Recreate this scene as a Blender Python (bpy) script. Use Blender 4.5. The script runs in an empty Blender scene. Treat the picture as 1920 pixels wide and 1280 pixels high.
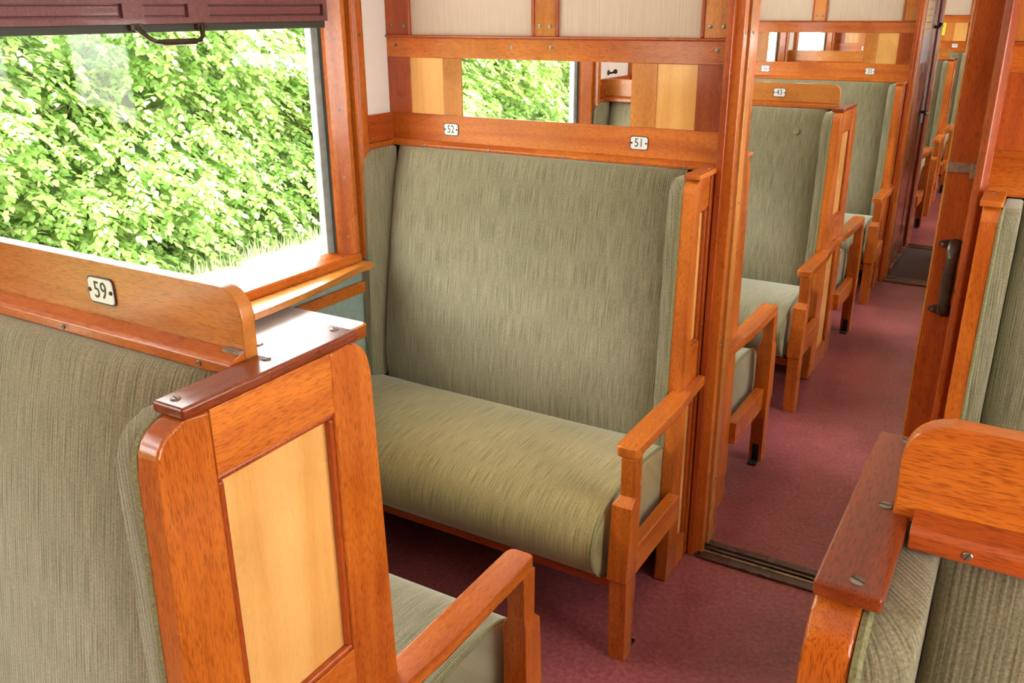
import bpy, bmesh, math, random
import numpy as np
from mathutils import Vector, Matrix

# ------------------------------------------------------------------ camera, world, sun, exposure
S = bpy.context.scene
COL = S.collection
PI = math.pi
cd = bpy.data.cameras.new('camera'); cam = bpy.data.objects.new('camera', cd); COL.objects.link(cam)
F_PX, YAW, PITCH, ROLL = 1655.42, math.radians(-30.716), math.radians(-20.586), math.radians(-0.333)
cd.sensor_width = 36.0; cd.lens = F_PX * 36.0 / 1920.0; cd.clip_start = 0.02; cd.clip_end = 200
fwd = Vector((math.sin(YAW) * math.cos(PITCH), math.cos(YAW) * math.cos(PITCH), math.sin(PITCH)))
rgt = Vector((math.cos(YAW), -math.sin(YAW), 0)); upv = rgt.cross(fwd)
R_ = rgt * math.cos(ROLL) + upv * math.sin(ROLL); U_ = -rgt * math.sin(ROLL) + upv * math.cos(ROLL)
mw = Matrix((( R_.x, U_.x, -fwd.x, 1.9987), (R_.y, U_.y, -fwd.y, -2.5317), (R_.z, U_.z, -fwd.z, 1.7229), (0, 0, 0, 1)))
cam.matrix_world = mw
S.camera = cam

w = bpy.data.worlds.new('sky'); S.world = w; w.use_nodes = True
bg = w.node_tree.nodes['Background']; bg.inputs[0].default_value = (1.0, 0.985, 0.96, 1); bg.inputs[1].default_value = 5.0
sd = bpy.data.lights.new('sun', 'SUN'); sd.energy = 4.5; sd.angle = math.radians(6); sd.color = (1, .96, .88)
sun = bpy.data.objects.new('sun', sd); COL.objects.link(sun)
sun.rotation_euler = Vector((0.30, -0.50, 0.80)).to_track_quat('Z', 'Y').to_euler()
S.view_settings.view_transform = 'Standard'; S.view_settings.look = 'None'
S.view_settings.gamma = 1.0; S.view_settings.use_curve_mapping = False
S.view_settings.exposure = 1.35

# ------------------------------------------------------------------ measures of the carriage (metres)
W = 3.105                    # inner width; aisle centre W/2
T = 0.1245                   # partition thickness
P1, P2, P3, P4 = 0.0, 3.69, 4.72, 8.30       # front faces of the four partitions
YA, YF, YD, YD2 = -1.789, -1.735, 1.895, 6.56  # centre lines of the double benches
ZC = 2.36                    # ceiling
Y0, Y1 = -3.75, 9.9          # ends of the carriage
WIN = [(-0.912, 'bay'), (-2.83, 'bay'), (1.02, 'bay'), (2.80, 'bay'), (5.70, 'bay'), (7.42, 'bay')]
HO = 0.762                   # half width to the outer edge of a window casing

# daylight enters by the windows: portals only guide the sampling of the sky
for yc, _ in WIN:
    for sx in (0, 1):
        ld = bpy.data.lights.new('window_portal', 'AREA'); ld.shape = 'RECTANGLE'; ld.size = 1.16; ld.size_y = 1.15
        ld.cycles.is_portal = True
        lo = bpy.data.objects.new('window_portal', ld); COL.objects.link(lo)
        lo.location = (-0.085 if sx == 0 else W + 0.085, yc, 1.52)
        lo.rotation_euler = (0, -PI / 2, 0) if sx == 0 else (0, PI / 2, 0)

# ------------------------------------------------------------------ materials
def lin(c): return tuple(((v / 255) / 12.92 if v / 255 <= .04045 else ((v / 255 + .055) / 1.055) ** 2.4) for v in c)
def newmat(n):
    m = bpy.data.materials.new(n); m.use_nodes = True
    nt = m.node_tree; return m, nt, nt.nodes['Principled BSDF']
def nd(nt, t, **k):
    n = nt.nodes.new(t)
    for a, b in k.items(): setattr(n, a, b)
    return n
def ramp(nt, stops):
    r = nd(nt, 'ShaderNodeValToRGB'); el = r.color_ramp.elements
    while len(el) < len(stops): el.new(0.5)
    for e, (p, c) in zip(el, stops): e.position = p; e.color = (c[0], c[1], c[2], 1) if not isinstance(c, (int, float)) else (c, c, c, 1)
    return r
def coords(nt, scale, rnd=True):
    tc = nd(nt, 'ShaderNodeTexCoord'); mp = nd(nt, 'ShaderNodeMapping'); mp.inputs['Scale'].default_value = scale
    if rnd:
        oi = nd(nt, 'ShaderNodeObjectInfo'); mul = nd(nt, 'ShaderNodeVectorMath', operation='SCALE'); mul.inputs[0].default_value = (3.1, 5.7, 4.3)
        nt.links.new(oi.outputs['Random'], mul.inputs['Scale'])
        ad = nd(nt, 'ShaderNodeVectorMath', operation='ADD'); nt.links.new(tc.outputs['Object'], ad.inputs[0]); nt.links.new(mul.outputs[0], ad.inputs[1])
        nt.links.new(ad.outputs[0], mp.inputs[0])
    else: nt.links.new(tc.outputs['Object'], mp.inputs[0])
    return mp
def noise(nt, mp, sc, det=3, rough=.5, dist=0):
    n = nd(nt, 'ShaderNodeTexNoise'); n.inputs['Scale'].default_value = sc; n.inputs['Detail'].default_value = det
    n.inputs['Roughness'].default_value = rough; n.inputs['Distortion'].default_value = dist
    nt.links.new(mp.outputs[0], n.inputs['Vector']); return n
def mixc(nt, a, b, fac, mode='MIX'):
    m = nd(nt, 'ShaderNodeMix', data_type='RGBA', blend_type=mode)
    for sock, v in ((m.inputs[6], a), (m.inputs[7], b)):
        if isinstance(v, tuple): sock.default_value = (*v, 1) if len(v) == 3 else v
        else: nt.links.new(v, sock)
    if isinstance(fac, (int, float)): m.inputs[0].default_value = fac
    else: nt.links.new(fac, m.inputs[0])
    return m.outputs[2]
def bump(nt, b, h, st, dist=.002):
    bp = nd(nt, 'ShaderNodeBump'); bp.inputs['Strength'].default_value = st; bp.inputs['Distance'].default_value = dist
    nt.links.new(h, bp.inputs['Height']); nt.links.new(bp.outputs[0], b.inputs['Normal'])

WOODS = {}
TONES = {  # light, dark, pore
    'teak':  ((.68, .195, .020), (.42, .080, .008), (.16, .024, .004)),
    'red':   ((.50, .098, .012), (.32, .048, .007), (.12, .018, .004)),
    'cap':   ((.33, .062, .012), (.16, .025, .007), (.04, .008, .004)),
    'gold':  ((.66, .255, .045), (.48, .155, .022), (.22, .055, .010)),
    'pale':  ((.84, .47, .150), (.70, .34, .085), (.50, .21, .045)),
    'brown': ((.10, .045, .028), (.055, .024, .016), (.02, .01, .008)),
}
def wood(tone, ax, rough=.26, pore=.55):
    key = (tone, ax)
    if key in WOODS: return WOODS[key]
    L, D, P = TONES[tone]
    m, nt, b = newmat('wood_%s_%s' % (tone, ax))
    sc = [22.0, 22.0, 22.0]; sc['xyz'.index(ax)] = 1.6
    mp = coords(nt, sc)
    n1 = noise(nt, mp, 1.0, 5, .55, .6)
    r1 = ramp(nt, [(.30, D), (.52, tuple((a * .6 + c * .4) for a, c in zip(L, D))), (.70, L)])
    nt.links.new(n1.outputs['Fac'], r1.inputs[0])
    sp = [760.0, 760.0, 760.0]; sp['xyz'.index(ax)] = 62.0
    if tone == 'pale': pore = .22
    mp2 = coords(nt, sp)
    n2 = noise(nt, mp2, 1.0, 2, .5)
    r2 = ramp(nt, [(.50, 0.0), (.64, pore)]); nt.links.new(n2.outputs['Fac'], r2.inputs[0])
    c = mixc(nt, r1.outputs[0], P, r2.outputs[0])
    mp3 = coords(nt, (1.3, 1.3, 1.3)); n3 = noise(nt, mp3, 2.2, 3)
    r3 = ramp(nt, [(.16, (.74, .67, .62)), (.84, (1.12, 1.15, 1.18))]); r3.color_ramp.interpolation = 'EASE'; nt.links.new(n3.outputs['Fac'], r3.inputs[0])
    c = mixc(nt, c, r3.outputs[0], 1.0, 'MULTIPLY')
    nt.links.new(c, b.inputs['Base Color'])
    rr = ramp(nt, [(.15, rough * .65), (.85, rough * 1.6)]); rr.color_ramp.interpolation = 'EASE'; nt.links.new(n3.outputs['Fac'], rr.inputs[0])
    nt.links.new(rr.outputs[0], b.inputs['Roughness'])
    b.inputs['Coat Weight'].default_value = .35; b.inputs['Coat Roughness'].default_value = .12
    b.inputs['Specular IOR Level'].default_value = .4
    bump(nt, b, n2.outputs['Fac'], .10, .001)
    WOODS[key] = m; return m

def fabric(name, ax, tint=(1, 1, 1)):
    """ribbed olive moquette: fine ribs across axis ax ('x' or 'y' or 'xy')"""
    m, nt, b = newmat(name)
    tc = nd(nt, 'ShaderNodeTexCoord'); sep = nd(nt, 'ShaderNodeSeparateXYZ'); nt.links.new(tc.outputs['Object'], sep.inputs[0])
    if ax == 'x': u, v, v2 = sep.outputs[0], sep.outputs[1], sep.outputs[2]
    else: u, v, v2 = sep.outputs[1], sep.outputs[0], sep.outputs[2]
    if ax == 'xy':
        ad = nd(nt, 'ShaderNodeMath', operation='ADD'); nt.links.new(sep.outputs[0], ad.inputs[0]); nt.links.new(sep.outputs[1], ad.inputs[1])
        u = ad.outputs[0]
    # rib wave
    mul = nd(nt, 'ShaderNodeMath', operation='MULTIPLY'); nt.links.new(u, mul.inputs[0]); mul.inputs[1].default_value = 2 * PI / .0062
    sn = nd(nt, 'ShaderNodeMath', operation='SINE'); nt.links.new(mul.outputs[0], sn.inputs[0])
    # streak noise: very long along the rib
    cb = nd(nt, 'ShaderNodeCombineXYZ')
    m1 = nd(nt, 'ShaderNodeMath', operation='MULTIPLY'); nt.links.new(u, m1.inputs[0]); m1.inputs[1].default_value = 420
    s2 = nd(nt, 'ShaderNodeMath', operation='ADD'); nt.links.new(v, s2.inputs[0]); nt.links.new(v2, s2.inputs[1])
    m2 = nd(nt, 'ShaderNodeMath', operation='MULTIPLY'); nt.links.new(s2.outputs[0], m2.inputs[0]); m2.inputs[1].default_value = 8
    nt.links.new(m1.outputs[0], cb.inputs[0]); nt.links.new(m2.outputs[0], cb.inputs[1])
    n1 = nd(nt, 'ShaderNodeTexNoise'); n1.inputs['Scale'].default_value = 1; n1.inputs['Detail'].default_value = 2; nt.links.new(cb.outputs[0], n1.inputs['Vector'])
    r1 = ramp(nt, [(.28, (.140, .130, .078)), (.44, (.228, .210, .131)), (.62, (.310, .285, .190))]); nt.links.new(n1.outputs['Fac'], r1.inputs[0])
    mp = coords(nt, (420, 420, 420), False); n2 = noise(nt, mp, 1, 2)
    r2 = ramp(nt, [(.35, (.72, .72, .70)), (.65, (1.15, 1.15, 1.15))]); nt.links.new(n2.outputs['Fac'], r2.inputs[0])
    c = mixc(nt, r1.outputs[0], r2.outputs[0], 1.0, 'MULTIPLY')
    mp3 = coords(nt, (2.5, 2.5, 2.5)); n3 = noise(nt, mp3, 1, 3)
    r3 = ramp(nt, [(.15, (.80, .80, .74)), (.85, (1.16, 1.14, 1.14))]); r3.color_ramp.interpolation = 'EASE'; nt.links.new(n3.outputs['Fac'], r3.inputs[0])
    c = mixc(nt, c, r3.outputs[0], 1.0, 'MULTIPLY')
    c = mixc(nt, c, tuple(tint), 1.0, 'MULTIPLY')
    nt.links.new(c, b.inputs['Base Color'])
    b.inputs['Roughness'].default_value = .9; b.inputs['Specular IOR Level'].default_value = .15
    b.inputs['Sheen Weight'].default_value = .55; b.inputs['Sheen Roughness'].default_value = .45; b.inputs['Sheen Tint'].default_value = (.92, .94, .84, 1)
    hs = nd(nt, 'ShaderNodeMath', operation='MULTIPLY_ADD'); nt.links.new(sn.outputs[0], hs.inputs[0]); hs.inputs[1].default_value = .25; nt.links.new(n1.outputs['Fac'], hs.inputs[2])
    bump(nt, b, hs.outputs[0], .35, .002)
    return m

def plain(name, col, rough=.5, metal=0, spec=.5, coat=0, nz=None):
    m, nt, b = newmat(name)
    b.inputs['Base Color'].default_value = (*col, 1); b.inputs['Roughness'].default_value = rough; b.inputs['Metallic'].default_value = metal
    b.inputs['Specular IOR Level'].default_value = spec; b.inputs['Coat Weight'].default_value = coat
    if nz:
        sc, amt = nz
        mp = coords(nt, (sc, sc, sc)); n = noise(nt, mp, 1, 4)
        r = ramp(nt, [(.3, tuple(c * (1 - amt) for c in col)), (.7, tuple(min(1, c * (1 + amt)) for c in col))]); nt.links.new(n.outputs['Fac'], r.inputs[0])
        nt.links.new(r.outputs[0], b.inputs['Base Color']); bump(nt, b, n.outputs['Fac'], .12, .002)
    return m

M = {}
M['fab_x'] = fabric('moquette_ribs_x', 'x'); M['fab_y'] = fabric('moquette_ribs_y', 'xy')
M['fab_worn'] = fabric('moquette_worn_seat', 'x', (1.22, 1.08, .72))
M['piping'] = plain('olive_piping', (.205, .195, .090), .85, nz=(300, .35))
M['enamel'] = plain('white_enamel', (.82, .83, .86), .18, spec=.5, coat=.5)
M['enamel_edge'] = plain('dark_enamel_edge', (.02, .014, .016), .3)
M['ink'] = plain('dark_green_ink', (.022, .03, .018), .4)
M['steel'] = plain('dull_steel', (.30, .27, .23), .38, .9, nz=(90, .25))
M['slot'] = plain('screw_slot', (.03, .025, .02), .6)
M['bronze'] = plain('dark_bronze', (.060, .042, .032), .32, .55, nz=(60, .3))
M['iron'] = plain('black_iron', (.018, .016, .018), .45, .3)
M['brass'] = plain('worn_brass', (.26, .20, .11), .35, .9, nz=(40, .4))
M['cream'] = None
M['mirror'] = plain('mirror_glass', (.90, .92, .90), .0, 1.0)
M['white_wall'] = plain('off_white_wall', (.80, .755, .715), .45, nz=(3, .04))
M['ceiling'] = plain('ceiling_white', (.86, .84, .80), .5, nz=(3, .03))
M['greygreen'] = plain('grey_green_wall', (.27, .36, .31), .4, nz=(60, .12))
M['maroon'] = plain('maroon_paint', (.165, .050, .056), .36, coat=.2, nz=(140, .25))
M['sash'] = plain('grey_sash', (.30, .33, .33), .4, .2, nz=(30, .15))
M['seal'] = plain('dark_rubber', (.05, .055, .042), .6)
M['laminate'] = plain('white_laminate', (.86, .83, .86), .16, spec=.6, coat=.3)
M['black'] = plain('black_paint', (.012, .010, .012), .5)
M['outside'] = plain('carriage_outer_paint', (.05, .09, .06), .4)
M['yellow'] = plain('yellow_notice', (.85, .70, .03), .5)
M['gravel'] = plain('pale_gravel', (.66, .60, .54), .9, nz=(14, .25))
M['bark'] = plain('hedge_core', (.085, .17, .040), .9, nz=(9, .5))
M['blade'] = plain('grass_blade', (.42, .50, .24), .6)

def mk_cream():
    m, nt, b = newmat('cream_cloth_panel')
    mp = coords(nt, (380, 380, 9)); n = noise(nt, mp, 1, 2)
    r = ramp(nt, [(.3, (.46, .360, .272)), (.7, (.555, .448, .350))]); nt.links.new(n.outputs['Fac'], r.inputs[0])
    nt.links.new(r.outputs[0], b.inputs['Base Color']); b.inputs['Roughness'].default_value = .6
    bump(nt, b, n.outputs['Fac'], .15, .001); return m
M['cream'] = mk_cream()

def mk_floor():
    m, nt, b = newmat('red_linoleum')
    mp = coords(nt, (1, 1, 1), False)
    n1 = noise(nt, mp, 70, 4, .6); n2 = noise(nt, mp, 2.3, 4, .6); n3 = noise(nt, mp, 260, 2)
    r1 = ramp(nt, [(.30, (.195, .050, .052)), (.55, (.315, .084, .090)), (.75, (.40, .128, .136))]); nt.links.new(n1.outputs['Fac'], r1.inputs[0])
    r2 = ramp(nt, [(.30, (.62, .52, .50)), (.60, (1.05, 1.03, 1.05))]); nt.links.new(n2.outputs['Fac'], r2.inputs[0])
    c = mixc(nt, r1.outputs[0], r2.outputs[0], 1.0, 'MULTIPLY')
    r3 = ramp(nt, [(.64, 0.0), (.72, .5)]); nt.links.new(n3.outputs['Fac'], r3.inputs[0])
    c = mixc(nt, c, (.06, .02, .02), r3.outputs[0])
    nt.links.new(c, b.inputs['Base Color'])
    rr = ramp(nt, [(.3, .42), (.7, .30)]); nt.links.new(n2.outputs['Fac'], rr.inputs[0]); nt.links.new(rr.outputs[0], b.inputs['Roughness'])
    bump(nt, b, n1.outputs['Fac'], .06, .001); return m
M['floor'] = mk_floor()
M['mat'] = plain('brown_coir_mat', (.085, .048, .036), .8, nz=(160, .4))

def mk_glass():
    m = bpy.data.materials.new('window_glass'); m.use_nodes = True; nt = m.node_tree; nt.nodes.clear()
    o = nd(nt, 'ShaderNodeOutputMaterial'); mx = nd(nt, 'ShaderNodeMixShader'); tr = nd(nt, 'ShaderNodeBsdfTransparent'); gl = nd(nt, 'ShaderNodeBsdfGlossy')
    gl.inputs['Roughness'].default_value = .02; tr.inputs[0].default_value = (.97, .985, .975, 1)
    lw = nd(nt, 'ShaderNodeLayerWeight'); pw_ = nd(nt, 'ShaderNodeMath', operation='POWER'); nt.links.new(lw.outputs['Facing'], pw_.inputs[0]); pw_.inputs[1].default_value = 4.0
    ma = nd(nt, 'ShaderNodeMath', operation='MULTIPLY_ADD'); nt.links.new(pw_.outputs[0], ma.inputs[0]); ma.inputs[1].default_value = .6; ma.inputs[2].default_value = .025
    nt.links.new(ma.outputs[0], mx.inputs[0]); nt.links.new(tr.outputs[0], mx.inputs[1]); nt.links.new(gl.outputs[0], mx.inputs[2]); nt.links.new(mx.outputs[0], o.inputs[0])
    return m
M['glass'] = mk_glass()

def mk_leaf():
    m = bpy.data.materials.new('hedge_leaf'); m.use_nodes = True; nt = m.node_tree; b = nt.nodes['Principled BSDF']; o = nt.nodes['Material Output']
    g = nd(nt, 'ShaderNodeNewGeometry'); oi = nd(nt, 'ShaderNodeObjectInfo')
    ad = nd(nt, 'ShaderNodeMath', operation='ADD'); nt.links.new(g.outputs['Random Per Island'], ad.inputs[0]); nt.links.new(oi.outputs['Random'], ad.inputs[1])
    fr = nd(nt, 'ShaderNodeMath', operation='FRACT'); nt.links.new(ad.outputs[0], fr.inputs[0])
    r = ramp(nt, [(0, (.16, .33, .055)), (.4, (.29, .47, .11)), (.75, (.43, .60, .20)), (1, (.58, .72, .33))]); nt.links.new(fr.outputs[0], r.inputs[0])
    nt.links.new(r.outputs[0], b.inputs['Base Color']); b.inputs['Roughness'].default_value = .42
    tl = nd(nt, 'ShaderNodeBsdfTranslucent'); nt.links.new(r.outputs[0], tl.inputs[0])
    mx = nd(nt, 'ShaderNodeMixShader'); mx.inputs[0].default_value = .35
    nt.links.new(b.outputs[0], mx.inputs[1]); nt.links.new(tl.outputs[0], mx.inputs[2]); nt.links.new(mx.outputs[0], o.inputs[0])
    return m
M['leaf'] = mk_leaf()

# ------------------------------------------------------------------ mesh helpers
def box(bm, x0, x1, y0, y1, z0, z1, mi=0):
    if x0 > x1: x0, x1 = x1, x0
    if y0 > y1: y0, y1 = y1, y0
    if z0 > z1: z0, z1 = z1, z0
    v = [bm.verts.new(p) for p in ((x0,y0,z0),(x1,y0,z0),(x1,y1,z0),(x0,y1,z0),(x0,y0,z1),(x1,y0,z1),(x1,y1,z1),(x0,y1,z1))]
    for q in ((0,3,2,1),(4,5,6,7),(0,1,5,4),(1,2,6,5),(2,3,7,6),(3,0,4,7)):
        f = bm.faces.new([v[i] for i in q]); f.material_index = mi
def prism(bm, pts, ax, a0, a1, mi=0):
    def P(p, a): return (a, p[0], p[1]) if ax == 'x' else ((p[0], a, p[1]) if ax == 'y' else (p[0], p[1], a))
    A = [bm.verts.new(P(p, a0)) for p in pts]; B = [bm.verts.new(P(p, a1)) for p in pts]; n = len(pts)
    fs = [bm.faces.new(A), bm.faces.new(B[::-1])]
    for i in range(n): fs.append(bm.faces.new((A[i], B[i], B[(i+1) % n], A[(i+1) % n])))
    for f in fs: f.material_index = mi
def loft(bm, rings, cap=True, mi=0):
    V = [[bm.verts.new(p) for p in r] for r in rings]; n = len(V[0]); fs = []
    for a, b in zip(V, V[1:]):
        for i in range(n): fs.append(bm.faces.new((a[i], a[(i+1) % n], b[(i+1) % n], b[i])))
    if cap: fs.append(bm.faces.new(V[0][::-1])); fs.append(bm.faces.new(V[-1]))
    for f in fs: f.material_index = mi
def tube(bm, path, r, n=8, mi=0, closed=False):
    path = [Vector(p) for p in path]; rings = []
    N = len(path)
    rr = r if isinstance(r, (list, tuple)) else [r] * N
    prev = None
    for i, p in enumerate(path):
        t = (path[min(i+1, N-1)] - path[max(i-1, 0)]).normalized()
        u = prev - t * prev.dot(t) if prev is not None else t.orthogonal()
        u.normalize(); prev = u; b = t.cross(u)
        rings.append([p + (u * math.cos(k * 2*PI/n) + b * math.sin(k * 2*PI/n)) * rr[i] for k in range(n)])
    loft(bm, rings, True, mi)
def disc(bm, c, nrm, r, h, n=12, mi=0):
    nrm = Vector(nrm).normalized(); u = nrm.orthogonal().normalized(); v = nrm.cross(u); c = Vector(c)
    rg = lambda rad, hh: [c + nrm*hh + (u*math.cos(k*2*PI/n) + v*math.sin(k*2*PI/n))*rad for k in range(n)]
    loft(bm, [rg(r, 0), rg(r, h*.6), rg(r*.8, h)], True, mi)
def mesh(bm, mats, bev=0, seg=2, ang=38, dedup=False):
    if bev: bmesh.ops.bevel(bm, geom=[e for e in bm.edges], offset=bev, offset_type='OFFSET', segments=seg, profile=.5, affect='EDGES', clamp_overlap=True)
    bmesh.ops.recalc_face_normals(bm, faces=bm.faces[:])
    me = bpy.data.meshes.new('m'); bm.to_mesh(me); bm.free()
    for p in me.polygons: p.use_smooth = True
    me.set_sharp_from_angle(angle=math.radians(ang))
    for m in (mats if isinstance(mats, (list, tuple)) else [mats]): me.materials.append(m)
    if bev and ang < 50:
        n = np.zeros((len(me.vertices), 3))
        for p in me.polygons:
            w_ = np.array(p.normal) * p.area**1.5
            for vi in p.vertices: n[vi] += w_
        n /= np.maximum(np.linalg.norm(n, axis=1), 1e-20)[:, None]
        me.normals_split_custom_set_from_vertices([tuple(v) for v in n])
    return me
def obj(name, me, parent=None, loc=None):
    o = bpy.data.objects.new(name, me); me.name = name if me.users <= 1 else me.name
    COL.objects.link(o); o.parent = parent
    if loc is not None: o.location = loc
    return o
def part(name, parent, mats, fn, bev=0, seg=2, ang=38):
    bm = bmesh.new(); fn(bm); return obj(name, mesh(bm, mats, bev, seg, ang), parent)
def pbox(name, parent, mat, x0, x1, y0, y1, z0, z1, bev=0, seg=2):
    return part(name, parent, mat, lambda bm: box(bm, x0, x1, y0, y1, z0, z1), bev, seg)
def root(name, label, cat, loc=(0,0,0), rz=0, kind=None, group=None):
    o = bpy.data.objects.new(name, None); COL.objects.link(o); o.location = loc; o.rotation_euler = (0,0,rz); o.empty_display_size = .1
    return tag(o, label, cat, kind, group)
def tag(o, label, cat, kind=None, group=None):
    o['label'] = label; o['category'] = cat
    if kind: o['kind'] = kind
    if group: o['group'] = group
    return o
def copy_tree(o, parent=None, skip=()):
    c = o.copy(); COL.objects.link(c); c.parent = parent
    for ch in list(o.children):
        if ch.name.split('.')[0] in skip: continue
        copy_tree(ch, c, skip)
    return c

# screws (shared mesh, one per direction of the head)
def screw_mesh(r=.0062):
    bm = bmesh.new(); disc(bm, (0,0,0), (0,0,1), r, .0016, 12, 0); box(bm, -r*.95, r*.95, -r*.11, r*.11, .0012, .0019, 1)
    return mesh(bm, [M['steel'], M['slot']])
SCREW = screw_mesh(); SCREW_S = screw_mesh(.0042)
def screw(parent, p, nrm, big=True, a=None):
    o = bpy.data.objects.new('screw', SCREW if big else SCREW_S); COL.objects.link(o); o.parent = parent; o.location = p
    q = Vector(nrm).to_track_quat('Z', 'Y'); o.rotation_euler = (q @ __import__('mathutils').Quaternion((0,0,1), a if a is not None else random.random()*3)).to_euler()
    return o

# number plates
def text_mesh(s, size):
    cu = bpy.data.curves.new('t', 'FONT'); cu.body = s; cu.size = size; cu.extrude = .0004; cu.align_x = 'CENTER'; cu.align_y = 'CENTER'; cu.space_character = 1.05
    to = bpy.data.objects.new('t', cu); COL.objects.link(to)
    dg = bpy.context.evaluated_depsgraph_get(); me = bpy.data.meshes.new_from_object(to.evaluated_get(dg))
    bpy.data.objects.remove(to); bpy.data.curves.remove(cu); me.materials.clear(); me.materials.append(M['ink']); return me
def rrect(wd, ht, r, n=5):
    P = []
    for cx, cy, a0 in ((wd/2-r, ht/2-r, 0), (-wd/2+r, ht/2-r, 90), (-wd/2+r, -ht/2+r, 180), (wd/2-r, -ht/2+r, 270)):
        for k in range(n): a = math.radians(a0 + 90*k/(n-1)); P.append((cx+r*math.cos(a), cy+r*math.sin(a)))
    return P
def plate_mesh():
    bm = bmesh.new()
    prism(bm, rrect(.0585, .0410, .0085), 'z', 0, .0022, 1); 
    loft(bm, [[(x, y, .0022) for x, y in rrect(.0545, .0370, .007)], [(x, y, .0034) for x, y in rrect(.0525, .035, .006)]], True, 0)
    return mesh(bm, [M['enamel'], M['enamel_edge']])
PLATE = plate_mesh()
def rivet_mesh():
    bm = bmesh.new(); disc(bm, (0,0,0), (0,0,1), .0032, .0024, 10); return mesh(bm, M['bronze'])
RIVET = rivet_mesh()
def plate(parent, num, p, face):
    """face: +1 looks to +y, -1 looks to -y"""
    o = bpy.data.objects.new('number_plate', PLATE); COL.objects.link(o); o.parent = parent; o.location = p
    o.rotation_euler = (PI/2, 0, 0) if face < 0 else (PI/2, 0, PI)
    o['label'] = 'white enamel seat number plate' + (' reading %s' % num if num else '')
    if num:
        t = obj('digits', text_mesh(num, .036), o, (0, 0, .0036)); t.scale = (.80, 1, 1)
    for s in (-1, 1):
        r = bpy.data.objects.new('rivet', RIVET); COL.objects.link(r); r.parent = o; r.location = (s*.0235, 0, .0030)
    return o

# ------------------------------------------------------------------ floor, ceiling, end walls
bm = bmesh.new(); box(bm, -.02, W+.02, Y0, 3.755, -.06, 0); box(bm, -.02, W+.02, 4.70, Y1, -.06, 0)
tag(obj('floor', mesh(bm, M['floor'])), 'dark red linoleum floor of the carriage', 'floor', 'structure')
bm = bmesh.new(); box(bm, 1.20, 1.905, 3.755, 4.70, -.06, .004)
tag(obj('floor_vestibule', mesh(bm, M['mat'])), 'dark brown matted vestibule floor beyond the far threshold', 'floor', 'structure')
def ceil(bm):
    prism(bm, [(-.08, ZC-.12), (.35, ZC-.02), (W/2, ZC+.05), (W-.35, ZC-.02), (W+.08, ZC-.12), (W+.08, ZC+.16), (-.08, ZC+.16)], 'y', Y0-.1, Y1+.1)
bm = bmesh.new(); ceil(bm)
tag(obj('ceiling', mesh(bm, M['ceiling'])), 'off-white arched carriage ceiling', 'ceiling', 'structure')
bm = bmesh.new(); box(bm, -.08, W+.08, Y0-.08, Y0, -.06, ZC+.06)
tag(obj('wall_back', mesh(bm, wood('teak', 'x'))), 'wooden end wall behind the bench with plate 59', 'wall', 'structure')
bm = bmesh.new(); box(bm, -.08, W+.08, Y1, Y1+.08, -.06, ZC+.06)
tag(obj('wall_front', mesh(bm, wood('teak', 'x'))), 'wooden end wall at the far end of the aisle', 'wall', 'structure')

# ------------------------------------------------------------------ side walls with window openings
ZS, ZH = .93, 2.10          # sill and head of the openings
def side_wall(name, label, X, full):
    r = root(name, label, 'wall', kind='structure')
    s = 1 if X(1) > X(0) else -1
    ys = sorted(yc for yc, _ in WIN); HI = .64
    pb = lambda n, m, x0, x1, *a, **k: pbox(n, r, m, X(x0), X(x1), *a, **k)
    pb('lower_panel', M['greygreen'], -.08, 0, Y0, Y1, -.06, ZS)
    pb('header', M['white_wall'], -.08, 0, Y0, Y1, ZH, ZC+.02)
    pb('outer_skin', M['outside'], -.10, -.08, Y0, Y1, -.3, ZS)
    edges = [Y0] + [e for y in ys for e in (y-HI, y+HI)] + [Y1]
    for a, b in zip(edges[::2], edges[1::2]): pb('pier', M['white_wall'], -.08, 0, a, b, ZS, ZH)
    # wooden rails and beads on the piers
    oe = [Y0] + [e for y in ys for e in (y-HO, y+HO)] + [Y1]
    cuts = [(P1, P1+T), (P2, P2+T), (P3, P3+T), (P4, P4+T)]
    for a, b in zip(oe[::2], oe[1::2]):
        segs = [(a, b)]
        for c0, c1 in cuts:
            segs = [q for sg in segs for q in ([(sg[0], min(sg[1], c0)), (max(sg[0], c1), sg[1])] if sg[0] < c1 and sg[1] > c0 else [sg])]
        for p, q in segs:
            if q - p < .02: continue
            pb('rail', wood('red', 'y'), 0, .012, p, q, 1.297, 1.389, bev=.001)
            pb('bead', wood('teak', 'y'), 0, .020, p, q, 1.277, 1.296, bev=.004)
            for t_ in (p+.035, q-.035):
                if q - p > .1:
                    screw(r, (X(.012), t_, 1.365), (s, 0, 0), False); screw(r, (X(.012), t_, 1.312), (s, 0, 0), False)
    # rails below the windows
    for yc in ys:
        pb('under_rail', wood('teak', 'y'), 0, .012, yc-HO-.005, yc+HO+.005, .785, .825, bev=.002)
        for e in (-1, 1):
            pb('under_stile', wood('teak', 'z'), 0, .018, yc+e*(HO-.052), yc+e*(HO-.008), 0, .885, bev=.003)
            for zz in (.84, .76): screw(r, (X(.018), yc+e*(HO-.03), zz), (s, 0, 0), False)
    return r
wl = side_wall('wall_left', 'off-white and wood panelled window wall along the bench with plates 51 and 52', lambda x: x, True)
wr = side_wall('wall_right', 'window wall on the other side of the aisle', lambda x: W-x, True)
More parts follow.
